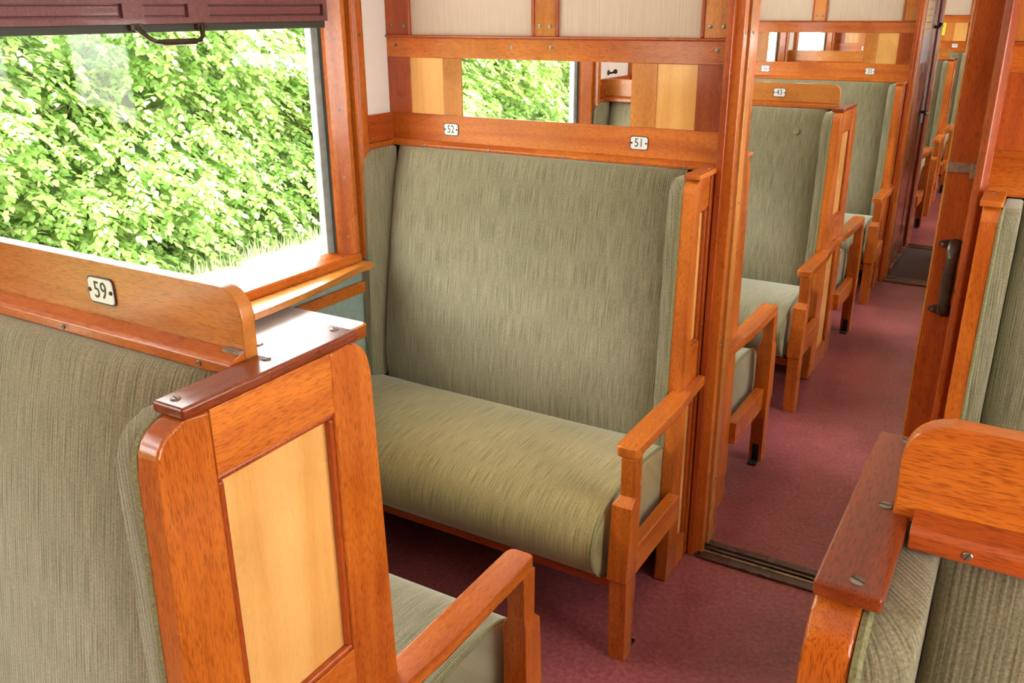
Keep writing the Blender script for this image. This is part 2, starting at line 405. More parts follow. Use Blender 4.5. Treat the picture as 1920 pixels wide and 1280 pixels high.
# coat hook on the pier over the near bench
def hook(bm):
    hy, hz = -1.815, 1.415
    disc(bm, (.0, hy, hz), (1, 0, 0), .013, .005, 14)
    tube(bm, [(.004, hy, hz), (.020, hy, hz), (.032, hy, hz+.004)], [.006, .0045, .006], 8)
    tube(bm, [(.030, hy, hz+.003), (.037, hy, hz+.006), (.046, hy, hz+.010), (.050, hy, hz+.012)], [.006, .012, .011, .004], 10)
part('coat_hook', wl, M['bronze'], hook)['label'] = 'dark metal coat hook on the white pier'

# ------------------------------------------------------------------ windows
def window(name, label, yc):
    r = root(name, label, 'window', (0, yc, 0), 0, 'structure')
    for e in (-1, 1):
        part('casing', r, wood('teak', 'z'), lambda bm: prism(bm, [(0, e*.760), (.026, e*.760), (.030, e*.748), (.030, e*.722), (.022, e*.712), (.022, e*.704), (0, e*.700)], 'z', .907, 2.16), .0015)
        pbox('groove', r, wood('cap', 'z'), -.005, .004, e*.700, e*.682, .93, 2.16)
        part('stop', r, wood('teak', 'z'), lambda bm: prism(bm, [(-.028, e*.682), (.020, e*.682), (.020, e*.664), (-.010, e*.612), (-.028, e*.605)], 'z', .935, 2.10), .002)
        pbox('sash_stile', r, M['sash'], -.056, -.028, e*.612, e*.572, .93, 2.10, .003)
        pbox('sash_seal', r, M['seal'], -.032, -.020, e*.618, e*.603, .935, 2.10)
        for zz in (1.0, 1.20, 1.42, 1.64): screw(r, (.006, e*.640, zz), (1, -e*.55, 0), False); screw(r, (.031, e*.735, zz+.01), (1, 0, 0), False)
    pbox('sash_rail', r, M['sash'], -.056, -.030, -.612, .612, .92, .945, .003)
    pbox('head', r, wood('teak', 'y'), -.03, .026, -.760, .760, 2.10, 2.16, .003)
    pbox('pane', r, M['glass'], -.046, -.042, -.60, .60, .93, 2.11)
    part('sill', r, wood('teak', 'y'), lambda bm: prism(bm, [(-.036, .905), (-.036, .950), (.018, .934), (.024, .928), (.024, .905)], 'y', -.682, .682), .0015)
    for e in (-1, 1): screw(r, (.008, e*.60, .938), (.28, 0, 1), False)
    # maroon pull-down blind board with three sunk fields
    b = pbox('blind_board', r, M['maroon'], -.024, .018, -.590, .590, 1.694, 1.83)
    fields = [(-.575, -.139), (-.079, .059), (.126, .572)]
    def fr(bm):
        box(bm, .018, .030, -.590, .590, 1.694, 1.709); box(bm, .018, .030, -.590, .590, 1.742, 1.83)
        ys = [-.590] + [v for f in fields for v in f] + [.590]
        for a, c in zip(ys[::2], ys[1::2]): box(bm, .018, .030, a, c, 1.709, 1.742)
    part('blind_frame', b, M['maroon'], fr)
    for a, c in fields: pbox('sunk_field', b, M['maroon'], .018, .024, a+.005, c-.005, 1.713, 1.738, .003)
    pbox('blind_seal', r, M['seal'], -.022, .016, -.592, .592, 1.674, 1.694, .002)
    def hd(bm):
        y0, y1 = -.105, .100
        for y, d in ((y0, 1), (y1, -1)):
            box(bm, .016, .030, y-.016, y+.016, 1.680, 1.696)
            tube(bm, [(.024, y, 1.690), (.034, y+d*.006, 1.678), (.048, y+d*.020, 1.660), (.052, y+d*.034, 1.653)], [.009, .007, .006, .006], 8)
        tube(bm, [(.052, y0+.028, 1.653), (.053, y0+.05, 1.651), (.054, -.05, 1.650), (.054, .05, 1.650), (.053, y1-.05, 1.651), (.052, y1-.028, 1.653)], [.005, .0065, .0085, .0085, .0065, .005], 8)
    part('blind_handle', r, M['bronze'], hd)['label'] = 'dark bronze pull handle under the blind'
    # curved ledge below the sill
    half = [(.125, .0), (.122, .15), (.112, .30), (.092, .46), (.074, .56), (.066, .625), (.070, .675), (.071, .69), (0, .69)]
    pl = half + [(x, -y) for x, y in half[::-1]]
    pl = [p for i, p in enumerate(pl) if i == 0 or p != pl[i-1]][:-1]
    part('ledge', r, wood('gold', 'y'), lambda bm: prism(bm, pl, 'z', .884, .905), .003)
    for e in (-1, 1): screw(r, (.03, e*.62, .9055), (0, 0, 1), False)
    return r
w1 = window('window_1', 'wide window over the small folding table, hedge outside, maroon blind board on top', -.912)
k = 2
wl_lab = {-2.83: 'window beside the back of the bench with plate 59', 1.02: 'window between the plate 51 partition and the plate 43 bench', 2.80: 'window between the plate 43 bench and the plate 35 partition', 5.70: 'first window beyond the far vestibule', 7.42: 'second window beyond the far vestibule'}
for yc, _ in WIN[1:]:
    c = copy_tree(w1); c.name = 'window_%d' % k; c.location = (0, yc, 0); c['label'] = wl_lab[yc] + ', hedge side'; k += 1
for yc, _ in WIN:
    c = copy_tree(w1); c.name = 'window_%d' % k; c.location = (W, yc, 0); c.rotation_euler = (0, 0, PI)
    c['label'] = (wl_lab[yc] if yc in wl_lab else 'window behind the bench beside the sliding door') + ', across the aisle'; k += 1

# ------------------------------------------------------------------ partitions
def partition(label, y0, mir, plates=(), bplates=(), pocket=False, notice=False, jw=1.240):
    r = root('wall_partition', label, 'partition wall', kind='structure')
    X = (lambda x: W - x) if mir else (lambda x: x)
    pb = lambda n, m, x0, x1, *a, **k: pbox(n, r, m, X(x0), X(x1), *a, **k)
    if pocket:
        pb('core', wood('brown', 'z'), 0, 1.205, y0+.010, y0+.030, 0, ZC-.01); pb('core', wood('brown', 'z'), 0, 1.205, y0+.085, y0+T-.010, 0, ZC-.01)
    else: pb('core', wood('brown', 'z'), 0, 1.205, y0+.010, y0+T-.010, 0, ZC-.01)
    for yf, d in ((y0, 1), (y0+T, -1)):
        Y = lambda t: yf + d*t
        fb = lambda n, m, x0, x1, t0, t1, z0, z1, bev=.0012: pb(n, m, x0, x1, Y(t0), Y(t1), z0, z1, bev=bev)
        fb('top_rail', wood('teak', 'x'), 0, 1.212, 0, .012, 1.574, 1.637)
        part('top_bead', r, wood('red', 'x'), lambda bm: box(bm, X(0), X(1.214), Y(-.008), Y(.011), 1.6372, 1.6455), .003)
        fb('lower_rail', wood('teak', 'x'), 0, 1.212, 0, .012, 1.3005, 1.389)
        part('seat_bead', r, wood('teak', 'x'), lambda bm: prism(bm, [(Y(.012), 1.279), (Y(-.018), 1.279), (Y(-.020), 1.288), (Y(-.010), 1.296), (Y(-.002), 1.301), (Y(.012), 1.301)], 'x', X(0), X(1.206)), .0015)
        for x0, x1, tn in ((0, .095, 'red'), (.231, .3045, 'gold'), (.9133, .993, 'gold'), (1.116, 1.212, 'red')):
            fb('stile', wood(tn, 'z'), x0, x1, 0, .012, 1.3892, 1.5738)
        for x0, x1 in ((.095, .231), (.993, 1.116)): fb('pale_panel', wood('pale', 'z'), x0, x1, .003, .012, 1.3892, 1.5738)
        fb('mirror', M['mirror'], .3045, .9133, .004, .012, 1.3892, 1.5738, bev=0)
        for x0, x1, sides in ((0, .104, (1,)), (.572, .665, (0, 1)), (1.117, 1.212, (0,))):
            fb('post', wood('gold' if x0 > 0 else 'red', 'z'), x0+(.010 if 0 in sides else 0), x1-(.010 if 1 in sides else 0), 0, .012, 1.6457, ZC-.02)
            for sd_ in sides:
                xx = x0 if sd_ == 0 else x1-.010
                fb('post_bead', wood('red', 'z'), xx, xx+.010, -.005, .012, 1.6457, ZC-.02, .003)
            for xs in (x0+.028, x1-.028): screw(r, (X(xs), Y(-.0003), 1.675), (0, -d, 0))
        for x0, x1 in ((.104, .572), (.665, 1.117)): fb('cloth_panel', M['cream'], x0, x1, .006, .012, 1.6457, ZC-.02, 0)
        for xs in (.04, .50, .64, 1.17): screw(r, (X(xs), Y(-.0003), 1.612), (0, -d, 0), True)
        for xs in (.16, .42, .70, .95, 1.10): screw(r, (X(xs), Y(-.0205), 1.287), (0, -d, 0), False)
    for num, x in plates: plate(r, num, (X(x), y0-.0002, 1.343), -1)
    for num, x in bplates: plate(r, num, (X(x), y0+T+.0002, 1.343), 1)
    # jamb at the aisle: moulded posts with the dark slot of the sliding door between them
    jb = lambda n, m, x0, x1, t0, t1, bev=.003, z0=0, z1=ZC-.02: pb(n, m, x0, x1, y0+t0, y0+t1, z0, z1, bev=bev)
    if not pocket:
        jb('jamb_strip', wood('red', 'z'), 1.206, 1.226, -.052, -.022)
        jb('jamb_post', wood('teak', 'z'), 1.213, jw, -.030, .002)
        jb('jamb_slot', wood('cap', 'z'), 1.205, 1.228, .002, .034, 0)
        jb('jamb_post', wood('gold', 'z'), 1.208, jw, .034, .078)
        jb('jamb_post', wood('teak', 'z'), 1.205, jw-.006, .078, T+.006)
        jb('keeper', M['iron'], 1.226, 1.238, .003, .033, .002, 1.29, 1.365)
        for zz in (.25, .75, 1.18, 1.66):
            screw(r, (X(jw+.0002), y0-.014, zz), (1 if not mir else -1, 0, 0), False); screw(r, (X(jw+.0002), y0+.056, zz), (1 if not mir else -1, 0, 0), False)
    else:
        part('jamb_post', r, wood('red', 'z'), lambda bm: prism(bm, [(X(1.205), y0-.030), (X(1.222), y0-.046), (X(1.238), y0-.040), (X(1.242), y0-.010), (X(1.236), y0+.026), (X(1.205), y0+.026)], 'z', 0, ZC-.02), .004)
        jb('jamb_post', wood('teak', 'z'), 1.205, 1.245, .088, T+.006)
    if notice:
        fbn = pb('notice', M['yellow'], .83, .905, y0+.001, y0+.004, 1.445, 1.565); fbn['label'] = 'small yellow paper notice on the mirror'
        for q in range(3): pbox('print_line', fbn, M['ink'], .842, .892 - q*.012, y0+.0002, y0+.001, 1.535-q*.018, 1.541-q*.018)
    return r
partition('panelled partition with mirror and seat plates 51 and 52', P1, False, (('52', .260), ('51', .947)), (('44', .30),), jw=1.250)
partition('panelled partition behind the sliding door handle, across the aisle from plate 51', P1, True, pocket=True)
partition('panelled partition with mirror and seat plates 35 and 36', P2, False, (('36', .302), ('35', .970)))
partition('panelled partition across the aisle from plates 35 and 36', P2, True)
partition('partition on the far side of the vestibule, bench backs against it', P3, False)
partition('partition on the far side of the vestibule, across the aisle', P3, True)
partition('farthest panelled partition with a yellow notice and plate 19', P4, False, (('19', 1.02),), notice=True)
partition('farthest partition across the aisle from the yellow notice', P4, True)

# thresholds
def threshold(name, label, y, metal):
    r = root(name, label, 'threshold', (0, y, 0), 0, 'structure')
    x0, x1 = 1.235, W-1.235
    pbox('board', r, wood('brown', 'x'), x0, x1, -.055, -.012, 0, .010, .003)
    pbox('groove', r, M['black'], x0, x1, -.012, .030, 0, .004)
    pbox('runner', r, M['brass'], x0, x1, -.022, -.012, 0, .013, .002)
    pbox('runner', r, M['brass'], x0, x1, .006, .011, .004, .010, .001)
    pbox('board', r, wood('brown', 'x'), x0, x1, .030, .060, 0, .010, .003)
threshold('trim_1', 'dark grooved sliding door track across the aisle floor', P1, 0)
threshold('trim_2', 'dark grooved track across the aisle before the vestibule', P2+.005, 0)
threshold('trim_3', 'dark track across the aisle behind the vestibule', P3, 0)

# sliding door leaf
door = root('door_1', 'reddish wooden sliding door leaf with dark bronze pull handle', 'door', kind='structure')
pbox('stile', door, wood('red', 'z'), 1.800, 1.905, .034, .074, .015, 2.08, .003)
pbox('panel', door, wood('teak', 'z'), 1.905, 2.32, .042, .066, .015, 2.08)
pbox('edge_strip', door, wood('gold', 'z'), 1.7935, 1.800, .036, .072, .015, 2.08, .002)
def pull(bm):
    for z, s in ((1.132, 1), (.950, -1)):
        P = [(.041*math.cos(a*PI/8), .014*math.sin(a*PI/8)) for a in range(16)]
        loft(bm, [[(1.846+a, .034, z+b) for a, b in P], [(1.846+a*.95, .026, z+b*.9) for a, b in P]])
        tube(bm, [(1.846, .030, z), (1.846, .012, z-s*.004), (1.846, -.002, z-s*.016), (1.846, -.006, z-s*.03)], [.019, .017, .016, .015], 10)
    tube(bm, [(1.846, -.006, 1.105), (1.846, -.009, 1.04), (1.846, -.006, .977)], [.014, .0165, .014], 10)
h = part('pull_handle', door, M['bronze'], pull); h['label'] = 'dark bronze vertical pull handle'
for z in (1.132, .950):
    for e in (-1, 1): screw(h, (1.846+e*.030, .0258, z), (0, -1, 0), False)
st = pbox('latch_bar', door, M['steel'], 1.796, 1.868, .028, .034, 1.322, 1.347, .001)
def keep(bm):
    box(bm, 1.853, 1.872, .006, .034, 1.312, 1.350); box(bm, 1.864, 1.870, .000, .034, 1.296, 1.366)
part('latch_keeper', door, M['steel'], keep, .0015)

# vestibule side walls and side door
def vest(name, label, X, s):
    r = root(name, label, 'wall', kind='structure')
    ya, yb = P2+T+.008, P3-.058
    pb = lambda n, m, x0, x1, *a, **k: pbox(n, r, m, X(x0), X(x1), *a, **k)
    pb('backing', wood('brown', 'z'), 1.05, 1.175, ya, yb, 0, ZC-.02)
    pb('post', wood('cap', 'z'), 1.175, 1.236, yb-.10, yb, 0, ZC-.02, bev=.003)
    pb('post', wood('cap', 'z'), 1.175, 1.230, yb-.34, yb-.28, 0, ZC-.02, bev=.003)
    pb('panel', wood('red', 'z'), 1.175, 1.218, yb-.28, yb-.10, 0, .95)
    pb('side_pane', M['enamel'], 1.175, 1.220, yb-.28, yb-.10, .95, 1.98)
    pb('cross_rail', wood('teak', 'y'), 1.175, 1.222, yb-.28, yb-.10, 1.30, 1.39, bev=.002)
    pb('skirting', wood('cap', 'y'), 1.175, 1.245, ya, yb, 0, .05, bev=.006)
    return r, ya, yb
vl, ya, yb = vest('wall_vestibule_left', 'dark wooden vestibule side wall beside the glazed door', lambda x: x+.005, 1)
vest('wall_vestibule_right', 'dark wooden vestibule side wall across from the glazed door', lambda x: W-.005-x, -1)
d2 = root('door_2', 'narrow dark glazed vestibule door with black lever handle and notice', 'door', (.014, 0, 0), kind='structure')
dy0, dy1 = ya+.005, yb-.345
pbox('stile', d2, wood('red', 'z'), 1.178, 1.222, dy0, dy0+.035, .055, 2.05, .001)
pbox('stile', d2, wood('red', 'z'), 1.178, 1.222, dy1-.09, dy1, .055, 2.05, .001)
pa, pb2 = dy0+.035, dy1-.09
for z0, z1 in ((1.30, 1.385), (1.98, 2.05), (.055, .20)): pbox('rail', d2, wood('red', 'y'), 1.178, 1.2215, pa, pb2, z0, z1, .001)
pbox('panel', d2, wood('teak', 'z'), 1.178, 1.218, pa, pb2, .20, 1.30)
pbox('frosted_pane', d2, plain('frosted_glass', (.72, .76, .84), .2), 1.178, 1.2205, pa, pb2, 1.385, 1.98)
nt_ = pbox('notice', d2, plain('paper_notice', (.74, .50, .20), .6), 1.2205, 1.2214, pa+.02, pb2-.04, 1.56, 1.76)
for q in range(4): pbox('print_line', nt_, M['ink'], 1.2214, 1.2217, pa+.03, pb2-.06, 1.59+q*.04, 1.596+q*.04)
pp = bpy.data.objects.new('number_plate', PLATE); COL.objects.link(pp); pp.parent = d2; pp.location = (1.2216, (pa+pb2)/2, 1.343); pp.rotation_euler = (PI/2, 0, PI/2)
def lever(bm):
    box(bm, 1.222, 1.226, dy1-.065, dy1-.025, .94, 1.12); tube(bm, [(1.224, dy1-.045, 1.05), (1.262, dy1-.045, 1.05)], .010, 8)
    tube(bm, [(1.262, dy1-.04, 1.05), (1.268, dy1-.08, 1.049), (1.266, dy1-.15, 1.047)], [.012, .011, .008], 8)
part('lever_handle', d2, M['iron'], lever)
def knob(bm):
    tube(bm, [(1.232, dy1+.03, 1.60), (1.262, dy1+.03, 1.60), (1.275, dy1+.03, 1.625)], [.012, .009, .013], 8)
part('coat_hook', vl, M['iron'], knob)

# ------------------------------------------------------------------ benches
XO, XI = 1.202, 1.164            # outer and inner face of the end panel
ZP, ZT = 1.280, 1.296            # top of the end panel, top of its cap
def edge_v(z, pw): return pw + .040 * max(0, 1 - z/1.23)
def cushion(bm, prof, x0, x1, r, nseg=5, inner=2, mi=0):
    """closed (v,z) profile lofted along x with softly rounded ends"""
    cx = sum(p[0] for p in prof)/len(prof); cz = sum(p[1] for p in prof)/len(prof)
    st_ = []
    for k in range(nseg+1):
        a = k/nseg*PI/2; st_.append((r*(1-math.sin(a)), r*(1-math.cos(a))))   # (distance from end, inset) from inside to the end
    xs = [(x0+d, r - math.sqrt(max(0, r*r-(r-d)**2))) for d in sorted(r*(1-math.cos(k/nseg*PI/2)) for k in range(nseg+1))]
    xs = xs + [(x0+r+(x1-x0-2*r)*k/(inner+1), 0) for k in range(1, inner+1)] + [(x1-(x-x0), i) for x, i in xs[::-1]]
    rings = []
    for x, ins in xs:
        rg = []
        for v, z in prof:
            dx, dz = v-cx, z-cz; L = math.hypot(dx, dz); f = max(.05, (L-ins)/L); rg.append((x, cx+dx*f, cz+dz*f))
        rings.append(rg)
    loft(bm, rings, True, mi)
def puffed(bm, prof, s, x0, x1):
    ds = [0, .004, .010, .020, .034, .052, .075, .11, .16, .24]
    xs = [x0+d for d in ds] + [(x0+x1)/2] + [x1-d for d in ds[::-1]]
    rings = []
    for x in xs:
        d = min(x-x0, x1-x); cut = .042*math.exp(-d/.050) + (.012*(1-math.sqrt(max(0, 1-(1-d/.012)**2))) if d < .012 else 0)
        rings.append([(x, s*max(.012, abs(v)-cut*min(1, (abs(v)-.012)/.03)), z) for v, z in prof])
    loft(bm, rings)
def smooth_prof(pts, n=3):
    """Catmull-Rom through a closed polygon"""
    out = []; N = len(pts)
    for i in range(N):
        p0, p1, p2, p3 = (pts[(i+k-1) % N] for k in range(4))
        for k in range(n):
            t = k/n
            out.append(tuple(.5*((2*b) + (-a+c)*t + (2*a-5*b+4*c-d)*t*t + (-a+3*b-3*c+d)*t**3) for a, b, c, d in zip(p0, p1, p2, p3)))
    return out
SEAT = [(.15, .30), (.15, .43), (.19, .462), (.30, .480), (.42, .487), (.54, .482), (.62, .465), (.675, .430), (.703, .380), (.700, .325), (.672, .282), (.628, .252), (.56, .246), (.40, .248), (.22, .252)]
def half_bench(r, s, double):
    """one seat side facing y*s; v measured from the centre line or the wall face"""
    pw = .188 if double else .198
    Y = lambda v: s*v
    flip = lambda pr: [(Y(a), b) for a, b in pr]
    # seat
    prof = smooth_prof(SEAT, 3)
    se = part('seat', r, M['fab_x'], lambda bm: cushion(bm, flip(prof), .004, 1.162, .014, 4, 6), 0, ang=60)
    topline = [(a, b) for a, b in prof if not (b < .30 and a < .60)]
    def pip(bm):
        for x in (1.1565,): tube(bm, [(x, Y(a), b) for a, b in topline], .0045, 6)
    part('piping', se, M['piping'], pip)
    pbox('seat_rail', r, wood('red', 'x'), .004, 1.186, Y(.570), Y(.620), .212, .2445, .003)
    pbox('seat_board', r, wood('brown', 'x'), .004, 1.168, Y(.10), Y(.570), .222, .240)
    # back cushion
    v0 = .030
    back = [(.012, .44), (.178, .44), (.186, .52), (.178, .62), (.158, .76), (.134, .90), (.108, 1.04), (.078, 1.17), (.050, 1.257), (v0, 1.278), (.012, 1.278)]
    q_ = back[1:-1]; ext = [(.16, .40)] + q_ + [(.004, 1.285)]; bp_ = [(.012, .44)]
    for i in range(1, len(ext)-2):
        for k in range(3):
            t = k/3
            bp_.append(tuple(.5*((2*b) + (-a+c)*t + (2*a-5*b+4*c-d)*t*t + (-a+3*b-3*c+d)*t**3) for a, b, c, d in zip(*ext[i-1:i+3])))
    bp_ += [(v0, 1.278), (.012, 1.278)]
    part('backrest', r, M['fab_x'], lambda bm: puffed(bm, flip(bp_), s, .0345, 1.1205), 0, ang=60)
    # wings at the aisle and at the wall
    def wing_prof(dv):
        P = [(.012, .450)] + [(edge_v(z, pw)-dv, z) for z in (.450, .62, .80, 1.0, 1.15)]
        ve = pw - dv
        for k in range(6): a = k/5*PI/2; P.append((ve-.048+.048*math.cos(a), 1.228+.048*math.sin(a)))
        return P + [(.012, 1.276)]
    for x0, x1, xp in ((1.121, 1.1625, 1.1600), (.002, .034, None)):
        wp = wing_prof(.003)
        wg = part('wing', r, M['fab_y'], lambda bm: prism(bm, flip(wp), 'x', x0, x1), .009, 3, 60)
        if xp:
            w2 = wing_prof(.001)
            part('piping', wg, M['piping'], lambda bm: tube(bm, [(xp, Y(a), b) for a, b in w2[1:-1]], .0048, 6))
    # armrest
    xa0, xa1 = 1.176, 1.240
    jn = edge_v(.64, pw)
    vr = .0 if double else .060
    pts = [(xa0, Y(jn)), (xa0, Y(.606)), (xa0+.005, Y(.622)), (xa0+.014, Y(.6275)), (xa1-.012, Y(.6275)), (xa1-.004, Y(.622)), (xa1, Y(.606)), (xa1-.001, Y(.30)), (1.228, Y(.14)), (1.226, Y(vr+.0005)), (XO+.0003, Y(vr+.0005)), (XO+.0003, Y(jn))]
    part('armrest', r, wood('teak', 'y'), lambda bm: prism(bm, pts, 'z', .630, .660), .004)
    # front leg
    lv = [(0, 1.187, 1.238, .594, .645), (.262, 1.187, 1.238, .588, .655), (.270, 1.182, 1.240, .588, .662), (.494, 1.183, 1.240, .584, .646), (.517, 1.197, 1.239, .581, .624), (.6295, 1.197, 1.238, .580, .628)]
    lg = part('leg', r, wood('teak', 'z'), lambda bm: loft(bm, [[(x0, Y(a), z), (x1, Y(a), z), (x1, Y(b), z), (x0, Y(b), z)] for z, x0, x1, a, b in lv]), .002)
    def brk(bm): box(bm, 1.200, 1.226, Y(.5925), Y(.588), 0, .075); box(bm, 1.196, 1.230, Y(.590), Y(.545), .0005, .006)
    part('bracket', lg, M['iron'], brk)
    # side rail between leg and end panel
    pbox('side_rail', r, wood('teak', 'y'), 1.188, 1.224, Y(edge_v(.28, pw)-.001), Y(.586), .235, .322, .003)
    return pw

def end_panel(r, double):
    pw = .188 if double else .198
    sides = (1, -1) if double else (1,)
    iv = .106 if double else .150
    for s in sides:
        def st2(bm):
            P = [(s*iv, .004), (s*edge_v(0, pw), .004), (s*edge_v(.6, pw), .6), (s*pw, 1.225)]
            for k in range(1, 6): a = k/5*PI/2; P.append((s*(pw-.045+.045*math.cos(a)), 1.235+.045*math.sin(a)))
            P.append((s*iv, ZP)); prism(bm, P, 'x', XI, XO)
        part('stile', r, wood('teak', 'z'), st2, .005, 3)
    lo, hi = (-iv, iv) if double else (.078, iv)
    if not double:
        pbox('rear_stile', r, wood('red', 'z'), XI, XO+.001, .004, .066, .004, ZP, .003)
        pbox('rear_groove', r, M['black'], XI, XO-.010, .066, .078, .004, ZP)
    pbox('top_rail', r, wood('teak', 'y'), XI, XO-.0005, lo, hi, 1.190, ZP, .001)
    pbox('middle_rail', r, wood('teak', 'y'), XI, XO-.0005, lo, hi, .605, .778, .001)
    pbox('bottom_rail', r, wood('teak', 'y'), XI, XO-.0005, lo, hi, .004, .095, .001)
    mw_ = .010
    for z0, z1 in ((.778, 1.190), (.095, .605)):
        pbox('inset_panel', r, wood('pale', 'z'), XI, XO-.014, lo, hi, z0, z1)
        def mould(bm):
            def strip(a0, a1, b0, b1, nrm):
                # quarter-round bead
                pass
            for (a0, a1, b0, b1) in ((lo, hi, z0, z0+mw_), (lo, hi, z1-mw_, z1)):
                box(bm, XO-.014, XO-.003, a0, a1, b0, b1)
            for (a0, a1) in ((lo, lo+mw_), (hi-mw_, hi)):
                box(bm, XO-.014, XO-.003, a0, a1, z0+mw_, z1-mw_)
        part('moulding', r, wood('red', 'z'), mould, .0035, 2)

def bench(name, label, double, s=1):
    r = root(name, label, 'bench')
    if double:
        half_bench(r, 1, True); half_bench(r, -1, True); end_panel(r, True)
        c = pbox('cap', r, wood('cap', 'y'), 1.150, 1.2035, -.145, .165, ZP+.0005, ZT, .004, 3)
        for v in (-.128, .018, .150): screw(c, (1.172, v, ZT), (0, 0, 1))
        hb = [(.002, 1.290), (1.149, 1.290), (1.149, 1.350)] + [(1.149-.036+.036*math.cos(a), 1.353+.036*math.sin(a)) for a in [k/6*PI/2 for k in range(1, 7)]] + [(.002, 1.389)]
        h_ = part('headboard', r, wood('gold', 'x'), lambda bm: prism(bm, hb, 'y', .0045, .0275), .003)
        BO = .016
        for e in (-1, 1):
            ld_ = part('ledge', r, wood('teak', 'x'), lambda bm: prism(bm, [(BO+e*q, z) for q, z in ((.0118, 1.279), (.037, 1.279), (.039, 1.282), (.039, 1.295), (.034, 1.300), (.0118, 1.307))], 'x', .002, 1.1480 if e < 0 else 1.105), .0012)
            for x in (.16, .46, .80, 1.09 if e < 0 else 1.058): screw(ld_, (x, BO+e*.0392, 1.2885), (0, e, 0), False)
            pbox('hinge', ld_, M['steel'], 1.118, 1.148, BO+e*.013, BO+e*.022, 1.3045, 1.3080)
    else:
        half_bench(r, 1, False); end_panel(r, False)
        c = pbox('cap', r, wood('teak', 'y'), 1.160, 1.210, .045, .186, ZP+.0005, ZT, .004, 3)
        screw(c, (1.19, .07, ZT), (0, 0, 1))
    return r

# a bench is built facing +y at the window wall on the left; rotated by half a turn it stands on the other side
dbl = bench('double_bench', 'double-sided green ribbed bench with seat plate 59 on its headboard', True)
sgl = bench('wall_bench', '', False)
def renorm(me):
    if not me.has_custom_normals: return
    n = np.zeros((len(me.vertices), 3))
    for p in me.polygons:
        w_ = np.array(p.normal) * p.area**1.5
        for vi in p.vertices: n[vi] += w_
    n /= np.maximum(np.linalg.norm(n, axis=1), 1e-20)[:, None]
    me.normals_split_custom_set_from_vertices([tuple(v) for v in n])
def mirror_single():
    """the same bench facing -y on the left wall: mirrored meshes"""
    r = root('wall_bench', 'green ribbed bench against the partition below plates 51 and 52', 'bench')
    def rec(src, par):
        for ch in list(src.children):
            me = ch.data
            if ch.name.split('.')[0] == 'screw':
                o = ch.copy(); COL.objects.link(o); o.parent = par; o.location = (ch.location.x, -ch.location.y, ch.location.z); continue
            m2 = me.copy(); m2.transform(Matrix.Diagonal((1, -1, 1, 1))); m2.flip_normals(); renorm(m2)
            o = bpy.data.objects.new(ch.name.split('.')[0], m2); COL.objects.link(o); o.parent = par
            rec(ch, o)
    rec(sgl, r); return r
bB = mirror_single(); bB.location = (0, P1, 0)
bC = sgl; bC.location = (0, P1+T, 0); bC['label'] = 'bench facing away behind the plate 51 partition, armrest and seat end showing'
for ch in bB.children:
    if ch.name.startswith('seat') and ch.name[4:5] in ('', '.'): ch.data.materials[0] = M['fab_worn']
dbl.location = (0, YA, 0)
plate(dbl, '59', (.868, .0043, 1.347), -1)
def put(src, loc, rz, label, skip=()):
    c = copy_tree(src, None, ('number_plate',) + skip); c.location = loc; c.rotation_euler = (0, 0, rz); c['label'] = label; return c
bD = put(dbl, (0, YD, 0), 0, 'double-sided green bench with plate 43 standing beyond the plate 51 partition')
plate(bD, '43', (.869, .0043, 1.344), -1); plate(bD, '42', (.80, .0277, 1.344), 1)
def btn(bm): disc(bm, (.985, -.073, 1.175), (0, -1, .25), .016, .007, 16)
part('button', bD, M['fab_y'], btn)
bF = put(dbl, (W, YF, 0), PI, 'double-sided green bench with dark worn cap across the aisle from plate 59', ('hinge',))
for ch in bF.children:
    if ch.name.startswith('headboard'): ch.data = ch.data.copy(); ch.data.materials[0] = wood('teak', 'x'); ch.location.x = .016
    if ch.name.startswith('ledge'):
        ch.data = ch.data.copy(); ch.data.materials[0] = wood('red', 'x')
        if ch.data.vertices[0].co.y > .02: ch.location.x = .042
bE = put(bB, (0, P2, 0), 0, 'green ribbed bench against the far partition below plates 35 and 36')
for ch in bE.children:
    if ch.name.startswith('seat') and ch.name[4:5] in ('', '.'): ch.data = ch.data.copy(); ch.data.materials[0] = M['fab_x']
bG = put(sgl, (W, P1, 0), PI, 'green bench beside the sliding door with the pull handle')
put(sgl, (0, P3+T, 0), 0, 'bench just beyond the vestibule, facing away, its armrest showing')
bD2 = put(dbl, (0, YD2, 0), 0, 'double-sided bench in the far compartment beyond the vestibule')
put(bE, (0, P4, 0), 0, 'farthest bench, against the partition with the yellow notice')
put(bE, (W, P1+T, 0), PI, 'bench behind the sliding door, facing away')
put(dbl, (W, YD, 0), PI, 'double-sided bench across the aisle from plate 43')
put(sgl, (W, P2, 0), PI, 'bench across the aisle from plates 35 and 36')

# ------------------------------------------------------------------ folding table under the window
tb = root('folding_table', 'small white-topped folding table with wooden edge under the window', 'table', (0, -.912, 0))
def ttop(x0, x1, hw, r, n=6):
    P = [(x0, -hw), (x1-r, -hw)] + [(x1-r+r*math.sin(a), -hw+r-r*math.cos(a)) for a in [k/n*PI/2 for k in range(1, n+1)]]
    P += [(x1-r+r*math.cos(a), hw-r+r*math.sin(a)) for a in [k/n*PI/2 for k in range(0, n+1)]] + [(x0, hw)]
    return P
TH = .302
part('edge_frame', tb, wood('teak', 'y'), lambda bm: prism(bm, ttop(.014, .362, TH, .022), 'z', .812, .8495), .003)
part('table_top', tb, M['laminate'], lambda bm: prism(bm, ttop(.016, .354, TH-.008, .016), 'z', .8496, .8525), 0)
def supp(bm):
    for e in (-1, 1): prism(bm, [(.016, .811), (.25, .811), (.05, .52), (.016, .52)], 'y', e*.20-.012, e*.20+.012)
part('support', tb, wood('red', 'x'), supp, .002)

